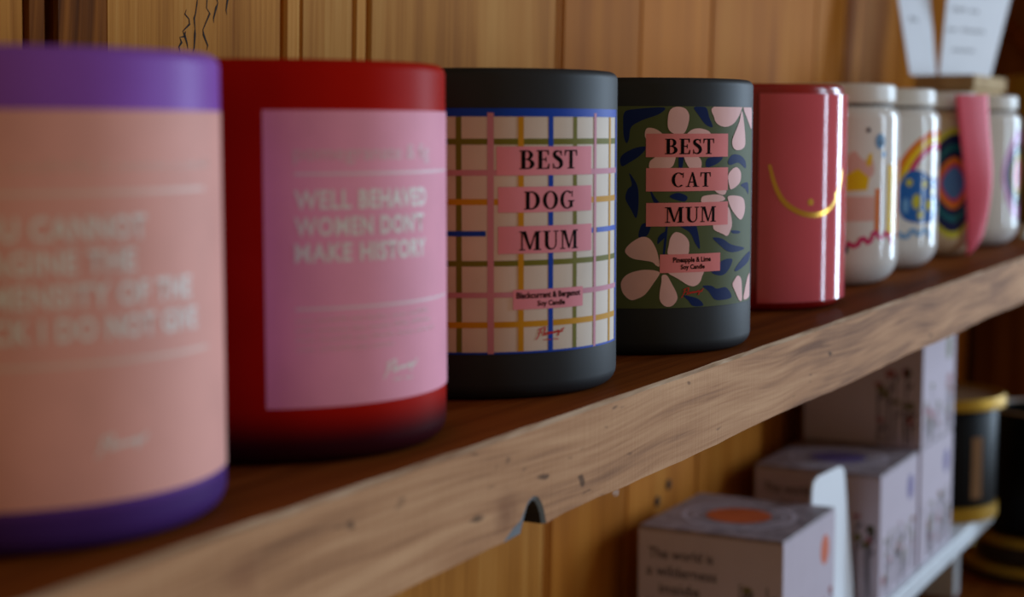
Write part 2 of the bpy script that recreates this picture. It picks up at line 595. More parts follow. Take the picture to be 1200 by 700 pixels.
# the upright that closes the far end of the shelf bay
bm = box_bm(1.590, 0.10, -0.45, 1.600, 0.358, 0.42)
endw = structure(from_bm('wall_right', bm, M['backing']), 'dark upright board panel closing the far end of the shelves')
for y0, y1 in ((0.10, 0.2195), (0.2205, 0.3425)):
    b = board(y0, y1, M['pine_end'], parent=endw, ch=0.001)
    b.rotation_euler = (0, 0, -math.pi / 2)       # face turned towards -X
    b.location = (1.578, y1, 0)
bm = box_bm(-0.006, -0.13, -0.007, 0.0, 0.13, 0.007, 0.001)
bt = structure(from_bm('dark_strip_1', bm, M['pine_dark']), 'dark diagonal strip on the end panel')
bt.location = (1.5778, 0.250, 0.095)
bt.rotation_euler = (math.radians(48), 0, 0)
# keep the dark diagonal strip within the panel: shorten
for v in bt.data.vertices:
    v.co.y *= 0.86

# shelf: a thick plank, raw sawn front edge with a knot-hole broken out of its lower arris
SH_F, SH_B, SH_T = 0.1862, 0.3395, 0.0262
X0, X1 = 0.06, 1.570


def shelf_mesh():
    bm = bmesh.new()
    r = random.Random(3)
    top, bot = [], []
    n = 150
    for i in range(n + 1):
        x = X0 + (X1 - X0) * i / n
        top.append((x, -0.0002 * r.random()))
    notch = [(0.3482, -SH_T), (0.3500, -0.0252), (0.3530, -0.0238), (0.3571, -0.0226), (0.3592, -0.0206), (0.3612, -0.0186), (0.3640, -0.0178), (0.3665, -0.0183), (0.3688, -0.0205), (0.3702, -0.0230), (0.3712, -SH_T)]
    for i in range(n + 1):
        x = X0 + (X1 - X0) * i / n
        if x < 0.347 or x > 0.373:
            bot.append((x, -SH_T + 0.0004 * math.sin(x * 37) + 0.0003 * r.random()))
    k = next(i for i, p in enumerate(bot) if p[0] > 0.36)
    bot = bot[:k] + notch + bot[k:]
    solid = [p for p in bot if p not in notch]
    c = 0.0009
    # front slab carries the notch
    loop = [(x, z - c) for x, z in top] + bot[::-1]
    f = [bm.verts.new((x, SH_F, z)) for x, z in loop]
    face = bm.faces.new(f); face.material_index = 1
    # top chamfer + top surface + back
    ft = f[:n + 1]
    c1 = [bm.verts.new((x, SH_F + c * (0.8 + 0.8 * r.random()), 0)) for x, z in top]
    bk = [bm.verts.new((x, SH_B, 0)) for x, z in top]
    for i in range(n):
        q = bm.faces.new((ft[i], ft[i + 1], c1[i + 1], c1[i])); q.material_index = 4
        bm.faces.new((c1[i], c1[i + 1], bk[i + 1], bk[i]))
    fb = f[n + 1:][::-1]
    DEP = 0.022
    inner = [(0.3585, -SH_T), (0.3590, -0.0250), (0.3596, -0.0240), (0.3603, -0.0229), (0.3612, -0.0214), (0.3622, -0.0200), (0.3645, -0.0190), (0.3664, -0.0196), (0.3680, -0.0214), (0.3692, -0.0235), (0.3700, -SH_T)]
    bot2 = [inner[notch.index(p)] if p in notch else p for p in bot]
    m1 = [bm.verts.new((x, SH_F + 0.0008, z)) for x, z in bot2]       # weathered bevel of the knot-hole
    mb = [bm.verts.new((x, SH_F + DEP, z)) for x, z in bot2]
    for i in range(len(bot) - 1):
        innotch = bot[i] in notch and bot[i + 1] in notch
        q = bm.faces.new((fb[i + 1], fb[i], m1[i], m1[i + 1])); q.material_index = 2 if innotch else 0
        q = bm.faces.new((m1[i + 1], m1[i], mb[i], mb[i + 1])); q.material_index = 3 if innotch else 0
    bot = bot2
    # close the notch at its back and run the underside to the wall
    ni = [i for i, p in enumerate(bot) if p in inner]
    a, b = ni[0], ni[-1]
    q = bm.faces.new([mb[i] for i in range(a, b + 1)]); q.material_index = 3
    keep = [i for i in range(len(bot)) if i <= a or i >= b]
    bb = {i: bm.verts.new((bot[i][0], SH_B, bot[i][1])) for i in keep}
    for i, j in zip(keep, keep[1:]):
        bm.faces.new((mb[j], mb[i], bb[i], bb[j]))
    # back face as quads is hidden against the wall: close with one polygon
    bm.faces.new([bb[i] for i in keep] + bk[::-1])
    bm.faces.new([ft[0], c1[0], bk[0], bb[keep[0]], mb[0], m1[0], fb[0]])
    bm.faces.new([ft[-1], fb[-1], m1[-1], mb[-1], bb[keep[-1]], bk[-1], c1[-1]])
    bmesh.ops.recalc_face_normals(bm, faces=bm.faces)
    return bm


M['notch_back'] = surface('knot_hole_dark', (30, 18, 12), .9)
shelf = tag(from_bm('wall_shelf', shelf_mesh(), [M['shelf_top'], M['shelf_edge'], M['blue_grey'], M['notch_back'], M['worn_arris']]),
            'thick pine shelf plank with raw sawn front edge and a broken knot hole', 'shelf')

bm = box_bm(0.06, SH_F, 0.270, 1.570, 0.3335, 0.2962, 0.001)  # out-of-view board, added to block light and keep the shelf top dark
tag(from_bm('shade_board', bm, M['shelf_top']), 'unseen board added over the candles to shade the shelf top', 'shelf')
bm = box_bm(0.50, 0.10, -0.289, 1.570, 0.335, -0.265, 0.001)
tag(from_bm('lower_shelf', bm, M['shelf_top']), 'lower wooden shelf board beneath the boxes and gold tins', 'shelf')

# ------------------------------------------------------------------ candles
R = 0.0415
TH0 = -0.75 * math.pi
M['wax'] = surface('soy_wax', (232, 214, 186), .5, sss=.2)
M['wick'] = surface('cotton_wick', (226, 218, 200), .9)


def candle(loc, H, label, vessel_mat, r=R):
    t = root('candle', (loc[0], loc[1], 0), label, 'candle', 'scented candles on the shelf')
    prof = [(0, 0.0006), (r - 0.008, 0.0006), (r - 0.007, 0)] + arc(r - 0.0045, 0.0045, 0.0045, -90, 0, 6)
    prof = prof + [(r, 0.014)] + arc(r - 0.0024, H - 0.0024, 0.0024, 0, 90, 7) + arc(r - 0.0024, H - 0.0004, 0.0004, 90, 180, 3) + [(r - 0.0028, 0.012), (r - 0.006, 0.0085), (0, 0.0085)]
    lathe('vessel', prof, vessel_mat, t)
    lathe('wax', [(0, 0.010), (r - 0.0065, 0.010), (r - 0.0031, 0.0125), (r - 0.0031, H - 0.016), (r - 0.006, H - 0.0168), (0, H - 0.017)], M['wax'], t)
    tube('wick', [(0, 0, H - 0.0175), (0.0004, 0, H - 0.012), (0.0018, 0.0004, H - 0.007)], 0.0008, M['wick'], t)
    return t


def sub(o, label):
    o['label'] = label
    return o


ink = surface('black_ink', (16, 12, 12), .7, spec=.05)
red_ink = surface('red_ink', (206, 46, 36), .6, spec=.15)
white_ink = surface('white_ink', (240, 232, 226), .5)
faint_ink = surface('pale_ink', (232, 196, 200), .5)
faint_peach = surface('pale_peach_ink', (236, 198, 184), .5)

# 1 purple
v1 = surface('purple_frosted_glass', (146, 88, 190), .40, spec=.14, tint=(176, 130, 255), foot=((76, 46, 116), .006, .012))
p1 = surface('peach_label_paper', (238, 172, 160), .6, spec=.25)
c = candle((0.2353, 0.2345), 0.0876, 'purple frosted candle with a blurred peach label, nearest the camera', v1)
lab = sub(band_shell('label', -14.5, 56.5, 8.6, 76.8, R, .0002, .00018, p1, c), 'peach paper label with white lettering')
P = []
for s, y in (('YOU CANNOT', 54.5), ('IMAGINE THE', 48.75), ('IMMENSITY OF THE', 43.0), ('FUCK I DO NOT GIVE', 37.2)):
    x1 = {'YOU CANNOT': 25.7, 'IMAGINE THE': 23.3, 'IMMENSITY OF THE': 37.2, 'FUCK I DO NOT GIVE': 39.0}[s]
    P += sans(s, -8.0, y, x1, y + 4.2, bold=.03, spacing=1.08)
wrap('lettering', P, R, .00026, white_ink, lab)
for q in (rect(-8, 62.3, 43, 63.0), rect(-8, 32.9, 43, 33.6)):
    wrap('printed_rule', [q], R, .00026, faint_peach, lab)
wrap('small_print', scrawl(-8, 66.2, 53, 2.6, (5, 9, 1, 7, 1, 6), rnd, .3), R, .00026, faint_peach, lab)['kind'] = 'stuff'
wrap('logo', logo(14.5, 16.6, 25.2, 20.6, .13), R, .00026, white_ink, lab)

# 2 red
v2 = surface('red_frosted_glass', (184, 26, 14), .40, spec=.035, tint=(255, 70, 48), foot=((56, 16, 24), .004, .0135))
p2 = surface('pink_label_paper', (248, 166, 192), .6, spec=.25)
c = candle((0.3254, 0.2368), 0.0886, 'red frosted glass candle with a plain pink label and white capital lettering', v2)
lab = sub(band_shell('label', -8.3, 62.7, 12.9, 77.6, R, .0002, .00018, p2, c), 'pink paper label with white lettering')
P = sans('WELL BEHAVED', -1.8, 56.2, 34.4, 60.4, bold=.032, spacing=1.1) + sans("WOMEN DON'T", -1.8, 50.4, 33.4, 54.7, bold=.032, spacing=1.1) + sans('MAKE HISTORY', -1.8, 44.7, 34.3, 48.9, bold=.032, spacing=1.1)
wrap('lettering', P, R, .00026, white_ink, lab)
wrap('lettering', sans('pomegranate & fig', -1.8, 65.8, 36.0, 70.2), R, .00026, faint_ink, lab)
P = []
for k in range(4):
    P += scrawl(-1.8, 31.6 - 2.1 * k, (37, 38, 40, 24)[k], 1.3, (4, 7, 3, 6, 5, 8)[:6 - (k == 3) * 2], rnd, .22)
wrap('small_print', P, R, .00026, faint_ink, lab)['kind'] = 'stuff'
rule_ink = surface('rule_ink', (238, 205, 212), .5)
for q in (rect(-1.8, 63.6, 49.2, 64.2), rect(-1.8, 34.3, 49.2, 34.9)):
    wrap('printed_rule', [q], R, .00026, rule_ink, lab)
wrap('logo', logo(19.0, 18.0, 30.6, 22.2, .12) + scrawl(22, 17.2, 6.5, .7, (3, 3), rnd, .2), R, .00026, white_ink, lab)

# 3 black, checked label
v3 = surface('matt_black_glass', (44, 47, 51), .52, spec=.2)
c = candle((0.4259, 0.2372), 0.0899, 'matt black candle with a checked cream label reading best dog mum', v3)
cream = surface('cream_label_paper', (226, 216, 204), .6, spec=.3)
blue = surface('blue_ink', (14, 70, 196), .5, spec=.2)
olive = surface('olive_ink', (122, 122, 44), .6, spec=.15)
yellow = surface('mustard_ink', (212, 156, 34), .6, spec=.15)
pinkl = surface('pink_line_ink', (214, 150, 172), .6, spec=.15)
plate = surface('pink_panel_ink', (240, 156, 174), .6, spec=.15)
U0, U1, V0, V1 = -25.7, 43.2, 12.9, 79.1
lab = sub(band_shell('label', U0, U1, V0, V1, R, .0002, .00018, cream, c), 'cream label printed with coloured check lines')
for m, us, vv in ((pinkl, ((-7.3, 1.7), (26.9, 1.15)), ((61.9, 1.5), (29.0, 1.4))), (olive, ((-15.8, 1.5), (18.3, 1.4)), ((70.2, 1.6), (37.5, 1.5))),
                  (yellow, ((-24.3, 1.4), (1.0, 1.6), (36.2, 1.3)), ((54.1, 1.6), (20.9, 1.6))), (blue, ((9.9, 1.5),), ((45.6, 1.4),))):
    off = {pinkl: .00024, olive: .00027, yellow: .00030, blue: .00033}[m]
    P = [rect(u - w / 2, V0 + .5, u + w / 2, V1 - 2.2) for u, w in us] + [rect(U0, v - w / 2, U1 - 1, v + w / 2) for v, w in vv]
    if m is blue:
        P = [rect(9.15, V0, 10.65, V1), rect(U0, 44.9, -8.6, 46.3), rect(28.0, 44.9, U1, 46.3), rect(25.2, 44.9, 26.0, 46.3),
             rect(U0, V1 - 2.2, U1, V1), rect(U0, V0, U1, V0 + .55), rect(U1 - 1.5, V0, U1, V1)]
    if m is pinkl:
        P = [rect(u - w / 2, V0 + .1, u + w / 2, V1 - 1.2) for u, w in us] + P[len(us):]; off = .00035
    for q in P:
        wrap('check_line', [q], R, off, m, lab)
for q in (rect(-5.7, 61.2, 25, 68.9), rect(-5.3, 51.2, 25.1, 58.1), rect(-5.3, 40.1, 25.2, 47.5), rect(-1.2, 24.9, 21.4, 30.3)):
    wrap('text_panel', [q], R, .00037, plate, lab)
P = serif('BEST', .6, 62.8, 18.9, 67.9) + serif('DOG', 1.9, 51.9, 17.9, 56.9) + serif('MUM', .5, 40.9, 19.3, 46.1)
P += sans('Blackcurrant & Bergamot', -.3, 27.4, 20.3, 29.6, bold=.03) + sans('Soy Candle', 5.8, 25.3, 14.6, 27.2, bold=.03)
wrap('lettering', P, R, .00042, ink, lab)
wrap('logo', logo(5.2, 16.4, 14.6, 20.0, .12) + scrawl(7.6, 16.2, 5, .5, (4, 3), rnd, .16), R, .00040, red_ink, lab)

# 4 black, floral label
c = candle((0.5301, 0.2333), 0.0901, 'matt black candle with a green floral label reading best cat mum', v3)
green = surface('olive_green_label_paper', (86, 96, 58), .6, spec=.2)
navy = surface('navy_ink', (24, 42, 98), .6, spec=.1)
petal = surface('blush_ink', (246, 198, 198), .6, spec=.2)
plate4 = surface('coral_panel_ink', (244, 144, 148), .6, spec=.15)
PETALS = [
    [(-3.4, 73.6), (-3.6, 77.3), (-2.8, 79.8), (-0.7, 80.7), (2.2, 80.2), (3.7, 78), (3.2, 74.7), (1.8, 72.2), (-1, 71.9)],
    [(-10.8, 70.6), (-10.8, 73.4), (-9.5, 74), (-7.2, 73.4), (-4.9, 71.7), (-1.8, 69.1), (-7.2, 68.4)],
    [(2.7, 71.7), (4.8, 73.4), (7.8, 73.8), (11.1, 73), (12.1, 71.7), (10.2, 69.8), (1.5, 69.1)],
    [(-9.5, 61), (-9.4, 63.2), (-7.9, 64.5), (-6.4, 66.2), (-1.2, 65.8), (-1.5, 62.4), (-3.2, 60.9), (-7.1, 59.8)],
    [(1.9, 65.4), (5.7, 65.4), (8.2, 63.8), (8.5, 61.6), (7.6, 60.5), (4.1, 60.9)],
    [(13.4, 80.8), (13.5, 77.3), (15.1, 75.2), (19, 74.3), (23.5, 75.5), (27.2, 78.5), (28.5, 80.3), (27.9, 81)],
    [(28.8, 79.5), (26.8, 75.8), (22.9, 70.5), (23, 67.9), (25.2, 66.7), (29.3, 67), (31.8, 68.6), (31.1, 73.6)],
    [(30.1, 81), (38.5, 81.1), (39.1, 73.6), (32.9, 77.4)],
    [(21.3, 55), (20.6, 58.4), (23.2, 60.6), (26.1, 60.9), (28.6, 59), (27.8, 55.9), (22.6, 53.8)],
    [(8.6, 51.1), (10, 52), (15.5, 52.3), (18.9, 51.2), (17.8, 50.1), (9.6, 49.6)],
    [(20.7, 51.5), (25.6, 51.6), (30.8, 50.5), (32.4, 47.3), (31, 44.6), (28.2, 43.6), (23.5, 46.5), (21.4, 49.2)],
    [(13.9, 54), (19.4, 53.9), (19.1, 52.3), (16.6, 52.3)],
    [(12.9, 46.1), (13.5, 43), (14.1, 40.8), (18, 39.3), (20.4, 38.5), (21.9, 39.8), (23.1, 42.6), (21.3, 47.6), (17.8, 48.5)],
    [(-17.1, 34.7), (-15.4, 36.9), (-12, 38.9), (-9.4, 38.4), (-7.6, 36), (-6.5, 33), (-6, 29.5), (-7.1, 29.7), (-8.4, 30.8), (-11, 31.3), (-14.5, 31.9), (-16.5, 33.2)],
    [(-2.9, 32.9), (-2.9, 36.4), (-2.2, 39), (-0.6, 40.4), (2, 39.6), (3.9, 37.6), (4.2, 35.4), (3.3, 32.8)],
    [(-6, 27.5), (-8.4, 28.2), (-11.9, 28.2), (-15.8, 27.1), (-17.9, 25.2), (-18.4, 23), (-17.5, 20.4), (-15.3, 18.5), (-13.1, 18.9), (-10.5, 20.4), (-7.9, 23.9), (-6.2, 26.4)],
    [(-5.1, 26.4), (-5.3, 24.3), (-5.8, 21.2), (-5.7, 18.2), (-3.8, 16.3), (-1.5, 16.5), (0.1, 18.5), (-0.2, 20.7), (-1.9, 23.8), (-3.5, 26.4)],
    [(-3, 27.1), (-1.2, 27.4), (9.2, 27.8), (9.2, 25.6), (8.2, 23.6), (6.1, 22.6), (3.6, 23.2), (0.7, 25)],
    [(24.7, 23.3), (27.3, 24.9), (30, 23.4), (30.7, 19.3), (30.8, 16.5), (28.6, 16.5), (25.2, 20.2), (23.9, 22.1)],
    [(39.7, 24.8), (40, 20.3), (39.5, 17.1), (32.6, 16.4), (33.2, 19.5), (36, 23.4)],
]
LEAVES = [
    [(-18, 75.8), (-17.7, 78.7), (-15.4, 79.8), (-5, 80.5), (-6.5, 78.4), (-11.7, 76.5), (-15.4, 74.3), (-16.1, 70.6), (-16.9, 69.1), (-17.8, 71.3)],
    [(-18.9, 63.9), (-17.6, 65.8), (-13.9, 67.6), (-10.5, 68), (-11.3, 66.5), (-13.1, 64.7), (-16.1, 62.8), (-18.3, 61.7)],
    [(-16, 59.5), (-13.8, 56.5), (-13, 53.5), (-13, 48.3), (-13.7, 45), (-15.2, 47.6), (-17.1, 51.3), (-16.4, 54.3), (-15.1, 55.8)],
    [(5.5, 80.6), (10, 80.6), (11.5, 77.3), (13, 74.3), (10.1, 75), (7.3, 78)],
    [(10.3, 61.6), (11.2, 64.2), (17.5, 64.7), (16.4, 63), (12.3, 61.4)],
    [(20.5, 63), (23, 65.2), (28.4, 64.8), (32.4, 62.8), (32.5, 60.5), (26.8, 62.5), (21.8, 61.8)],
    [(28.7, 55.1), (35.2, 55.7), (36, 51.8), (32.8, 53.5)],
    [(-9.3, 54.3), (-7.8, 52), (-6.2, 49.8), (-8.1, 50.2)],
    [(-2.8, 52), (0, 53.1), (3.3, 51.9), (2.5, 50.3), (-0.8, 50.9)],
    [(0.3, 65.4), (1.9, 65.4), (1.4, 60.9), (0.3, 60.9)],
    [(-11.8, 43), (-9, 43), (-10, 39.5), (-12.8, 38.9)],
    [(-6.7, 36.7), (-6.3, 39.1), (-3.8, 40.8), (-4.1, 39), (-5.8, 37.3)],
    [(-3.9, 42.9), (-3.3, 42.9), (-4.2, 33.2), (-4.9, 33.2)],
    [(0, 42.9), (5.9, 43), (7.5, 40.1), (8.3, 34.8), (6.5, 36.6), (4.4, 40.2)],
    [(13.6, 38.1), (18, 37.7), (23.1, 35.5), (32.6, 33.8), (25.7, 32.9), (20.9, 33.4), (17.4, 35.3)],
    [(13.2, 27.1), (18.1, 30.4), (23.2, 30.8), (23.3, 29.2), (20.3, 26.3), (16.9, 25.6)],
    [(25.9, 27.7), (32, 30.9), (39.1, 32.3), (38.6, 29.6), (31, 27.4), (25.9, 26.4)],
    [(9.6, 22.5), (13.2, 22.4), (15.7, 21.3), (20.4, 21.4), (23.5, 18), (17.7, 17.4), (14.5, 18), (12.1, 20.6)],
    [(2.4, 19.7), (5.7, 19.1), (8.3, 18.1), (9.9, 16.1), (6, 16.1), (4.2, 17.9)],
    [(23, 40.2), (28.4, 39.7), (27.9, 39), (23.8, 39.2)],
]

lab = sub(band_shell('label', -26.5, 39.8, 15.7, 80.9, R, .0002, .00018, green, c), 'olive green label printed with pink flowers and navy leaves')
for q in clip_u([smooth_loop(q) for q in LEAVES], -26, 39.6, 15.9, 80.8):
    wrap('printed_leaf', [q], R, .00025, navy, lab)
for q in clip_u([smooth_loop(q) for q in PETALS], -26, 39.6, 15.9, 80.8):
    wrap('printed_petal', [q], R, .00030, petal, lab)
for q in (rect(-10.7, 64.6, 20.2, 72.1), rect(-10.6, 53.6, 20.4, 61.1), rect(-10.5, 42.3, 20.6, 49.9), rect(-5.9, 27.2, 17, 33.2)):
    wrap('text_panel', [q], R, .00035, plate4, lab)
P = serif('BEST', -4.5, 65.5, 13.6, 70.5) + serif('CAT', -2.2, 54.9, 12.3, 59.7) + serif('MUM', -4.3, 43.4, 14.7, 48.5)
P += sans('Pineapple & Lime', -1.5, 30.0, 12.7, 32.2, bold=.03) + sans('Soy Candle', 1.2, 27.8, 10.2, 29.8, bold=.03)
wrap('lettering', P, R, .00040, ink, lab)
wrap('logo', logo(1.4, 18.9, 10.0, 22.4, .12), R, .00038, red_ink, lab)

# 5 red with a glossy pink wrap and a gold smile
v5 = surface('deep_red_glass', (168, 26, 24), .2)
c = candle((0.6741, 0.2435), 0.0918, 'red candle in a glossy pink wrap with a gold smile', v5, r=0.0405)
pinkg = surface('glossy_pink_wrap', (224, 94, 108), .10, var=.03, spec=.32)
gold_foil = surface('gold_foil', (214, 164, 70), .28, metal=1.0)
lab = sub(band_shell('wrap', -13.2, 72, 3.6, 87.8, R, .0006, .0014, pinkg, c), 'glossy pink wrap')
P = stroke([(-8.9, 59.5), (-6.6, 50.6), (-2.2, 43.2), (7.6, 38.6), (18.2, 39.4), (26.6, 44.6), (32.4, 57)], [1.2, 1.8, 2.1, 2.2, 2.1, 1.8, 1.4], 3)
P += [disc(9.6, 44.2, 1.5, 1.4), disc(25.6, 47.0, 1.0, .9)]
wrap('gold_smile', P, R, .00070, gold_foil, lab)

# ------------------------------------------------------------------ lidded ceramic cups
RC = 0.036
glaze = surface('white_glaze', (232, 230, 226), .10, var=.02, spec=.22)
glaze_shaded = surface('shaded_glaze', (198, 172, 140), .2, coat=.2, var=.04)  # tan tone is the third cup's shade, put into its glaze colour
lidm = surface('ceramic_lid', (224, 220, 212), .35, var=.03, spec=.3)
groove = surface('lid_seal', (120, 112, 104), .7)
INK = {k: surface('print_' + k, v, .15, spec=.2) for k, v in dict(
    yellow=(236, 196, 30), blush=(226, 180, 172), magenta=(206, 40, 110), sky=(110, 160, 206), navy=(28, 34, 74), orange=(226, 120, 40), blue=(38, 98, 170),
    teal=(28, 96, 104), rose=(226, 110, 130), lime=(196, 186, 60), lilac=(196, 130, 190), denim=(80, 120, 176)).items()}


def cup(loc, label, body=glaze):
    t = root('lidded_cup', (loc[0], loc[1], 0), label, 'cup', 'printed ceramic cups with lids')
    r = RC
    lathe('body', [(0, .001), (.020, .001), (.022, 0)] + arc(r - .013, .013, .013, -90, 0, 8) + [(r, .076)] + arc(r - .006, .0785, .006, 0, 65, 6) + [(r - .0045, .0842), (0, .0842)], body, t)
    lathe('seal', [(r - .0055, .0838), (r - .0040, .0842), (r - .0040, .0862), (r - .0055, .0864)], groove, t)
    lathe('lid', [(0, .0858), (r - .003, .0858)] + arc(r - .0035, .0872, .0012, -60, 0, 3) + [(r - .0023, .0925)] + arc(r - .0043, .0928, .002, 0, 90, 5) + [(r - .010, .0944), (0, .0944)], lidm, t)
    return t


def prints(t, items):
    body = next(o for o in t.children if o.name.startswith('body'))
    for k, (col, polys) in enumerate(items):
        for q in ([[p] for p in polys] if len(polys) < 8 else [polys]):
            wrap('printed_motif', q, RC, .00005 + .00004 * k, INK[col], body)


cp = cup((0.7829, 0.2435), 'white lidded cup with yellow and pink print, first cup beside the pink candle')
prints(cp, [('blush', [rect(-12, 31, 8.5, 42.5), chaikin([(-12, 50), (-4, 66), (2, 58), (7, 62), (9, 50)])]),
            ('yellow', [[(-7.5, 45), (4, 45.5), (5.2, 51), (-1, 55.5), (-7.5, 52)], rect(17.5, 24, 27, 57), chaikin([(3, 57), (6, 56), (7, 63), (4.5, 62)])]),
            ('orange', [rect(9.0, 25, 12.0, 46), rect(28, 22, 31, 60)]),
            ('magenta', stroke([(-6, 21), (-1, 19), (2, 24), (6, 20), (9, 27), (13, 22), (18, 26), (24, 19)], 2.4, 1)),
            ('sky', [disc(11.6, 68, 3.2, 3.6), disc(14, 62, 1.6)]),
            ('navy', [disc(4.2, 73.2, 1.1), disc(-6.6, 18, 1.5, 2), disc(12, 67.4, 1)])])
cp = cup((0.8857, 0.2495), 'white lidded cup with a rainbow and blue scene, second cup from the pink candle')


def rainbow(cx, cy, r0, w, a0=80, a1=190):
    return band(cx, cy, (r0 + w, r0 + w), (r0, r0), a0, a1, 24)


prints(cp, [('orange', rainbow(26, 40, 30, 3.4, 70, 180)), ('yellow', rainbow(26, 40, 26.6, 3.4, 70, 180)), ('magenta', rainbow(26, 40, 23.2, 3.4, 70, 180)),
            ('blue', [chaikin([(-3, 27), (-4, 44), (2, 53), (12, 52), (22, 47), (30, 50), (31, 26), (12, 24)])]),
            ('lime', [disc(8, 36, 3, 4), disc(14, 45, 2.4), disc(18, 34, 3), disc(11, 29, 2.4), disc(3, 46, 2), disc(22, 41, 2.6)]),
            ('sky', stroke([(-4, 20), (2, 17), (6, 22), (10, 18), (15, 22), (20, 17)], 2.6, 1)), ('sky', [disc(24, 33, 3, 5), disc(1, 34, 2, 4)])])
cp = cup((0.9837, 0.2491), 'lidded cup with shade painted into its glaze and a concentric eye motif, behind the coral ribbon', glaze_shaded)


def eye(cx, cy, w, h):
    return [chaikin([(cx - w, cy), (cx - w * .5, cy - h * .72), (cx, cy - h), (cx + w * .5, cy - h * .72), (cx + w, cy), (cx + w * .5, cy + h * .72), (cx, cy + h), (cx - w * .5, cy + h * .72)], 2)]


prints(cp, [('lime', eye(3, 43, 26, 34)), ('navy', eye(3, 43, 24, 30)), ('teal', eye(3, 43, 20, 24)), ('navy', eye(3, 43, 17, 20)), ('orange', eye(3, 43, 14, 16)), ('magenta', eye(3, 43, 10.5, 12)), ('denim', eye(3, 43, 9, 10))])
cp = cup((1.0872, 0.2463), 'white lidded cup with pink and teal rings, farthest of the four cups')
prints(cp, [('lilac', eye(25, 45, 21, 31)), ('navy', eye(25, 45, 16, 22)), ('teal', eye(25, 45, 14, 18)), ('yellow', eye(25, 45, 9, 14)), ('rose', eye(25, 45, 7.5, 11))])

# ------------------------------------------------------------------ coral ribbon leaning on the third cup
LE = [(0.9553, 0.2211, 0.0930), (0.9565, 0.2188, 0.0744), (0.9586, 0.2158, 0.0499), (0.9645, 0.2151, 0.0255), (0.9680, 0.2150, 0.0006)]
RI = [(0.9790, 0.2085, 0.0934), (0.9785, 0.2068, 0.0745), (0.9765, 0.2040, 0.0497), (0.9770, 0.2052, 0.0300), (0.9786, 0.2087, 0.0129)]
bm = bmesh.new()
NU, NV = 8, 24


def along(P, t):
    k = min(int(t * (len(P) - 1)), len(P) - 2)
    f = t * (len(P) - 1) - k
    p0, p1, p2, p3 = [Vector(P[min(max(k + d, 0), len(P) - 1)]) for d in (-1, 0, 1, 2)]
    return 0.5 * ((2 * p1) + (p2 - p0) * f + (2 * p0 - 5 * p1 + 4 * p2 - p3) * f * f + (3 * p1 - p0 - 3 * p2 + p3) * f ** 3)


grid = []
for j in range(NV + 1):
    a, b = along(LE, j / NV), along(RI, j / NV)
    row = []
    for i in range(NU + 1):
        s = i / NU
        p = a.lerp(b, s) + Vector((-0.35, -0.9, 0)) * 0.0012 * math.sin(math.pi * s)
        row.append(bm.verts.new(p))
    grid.append(row)
for j in range(NV):
    for i in range(NU):
        bm.faces.new((grid[j][i], grid[j + 1][i], grid[j + 1][i + 1], grid[j][i + 1]))
bmesh.ops.recalc_face_normals(bm, faces=bm.faces)
bmesh.ops.solidify(bm, geom=bm.faces[:], thickness=0.0007)
tag(from_bm('ribbon', bm, surface('coral_ribbon', (236, 84, 108), .6, var=.1, scale=900, bump=.4), None, True), 'coral pink fabric ribbon with a slanted end standing before the cups', 'ribbon')

# ------------------------------------------------------------------ card holder with two handwritten cards
hold = root('card_holder', (1.207, 0.2735, 0), 'tan wooden block card holder behind the printed cups', 'holder', rz=0.0)
tanw = wood('tan_block', (206, 180, 138), (190, 162, 120), (160, 130, 92), axis='Z', ring=80, contrast=.8)
from_bm('block', box_bm(-.050, -.017, 0, .051, .0195, .1010, .0015), tanw, hold)
from_bm('top_rail', box_bm(-.052, -.019, .1010, .053, .0215, .1108, .001), tanw, hold)
card_m = surface('white_card', (222, 224, 230), .6, var=.02)
pen = surface('grey_pen', (70, 70, 78), .7)


def card(P4, label, lines, seed):
    """P4: bottom left, bottom right, top right, top left"""
    bl, br, tr, tl = [Vector(p) for p in P4]
    eu = (br - bl); ev = (tl - bl)
    n = eu.cross(ev).normalized()
    tr = tr - n * (tr - bl).dot(n)           # keep the card flat
    bm = bmesh.new()
    q = [bl, br, tr, tl]
    a = [bm.verts.new(p) for p in q]; b = [bm.verts.new(p - n * 0.0006) for p in q]
    bm.faces.new(a); bm.faces.new(b[::-1])
    for i in range(4):
        bm.faces.new((a[(i + 1) % 4], a[i], b[i], b[(i + 1) % 4]))
    o = tag(from_bm('note_card', bm, card_m), label, 'card', 'handwritten cards in the wooden holder')
    r = random.Random(seed)
    W, Hh = eu.length * 1000, ev.length * 1000
    P = []
    for fr, x0, wd, words in lines:
        P += scrawl(W * x0, Hh * fr, W * wd, 4.0, words, r, 1.0)
    flat('handwriting', P, bl, eu.normalized(), ev.normalized(), 0.0002, pen, o)['kind'] = 'stuff'
    return o


card([(1.1540, 0.2982, 0.1110), (1.1844, 0.2874, 0.1110), (1.1967, 0.3001, 0.2000), (1.1556, 0.3147, 0.2000)],
     'white card leaning left in the wooden holder', [(.42, .3, .3, (2,)), (.62, .2, .6, (4,)), (.78, .2, .6, (3, 2))], 3)
card([(1.1937, 0.2877, 0.1110), (1.2564, 0.2653, 0.1110), (1.2919, 0.2530, 0.2000), (1.2060, 0.2837, 0.2000)],
     'wider white card with rows of grey handwriting in the wooden holder', [(.20, .18, .45, (4,)), (.36, .06, .72, (2, 5)), (.52, .12, .5, (3, 2)), (.66, .15, .62, (7,)), (.80, .1, .75, (5, 3))], 5)

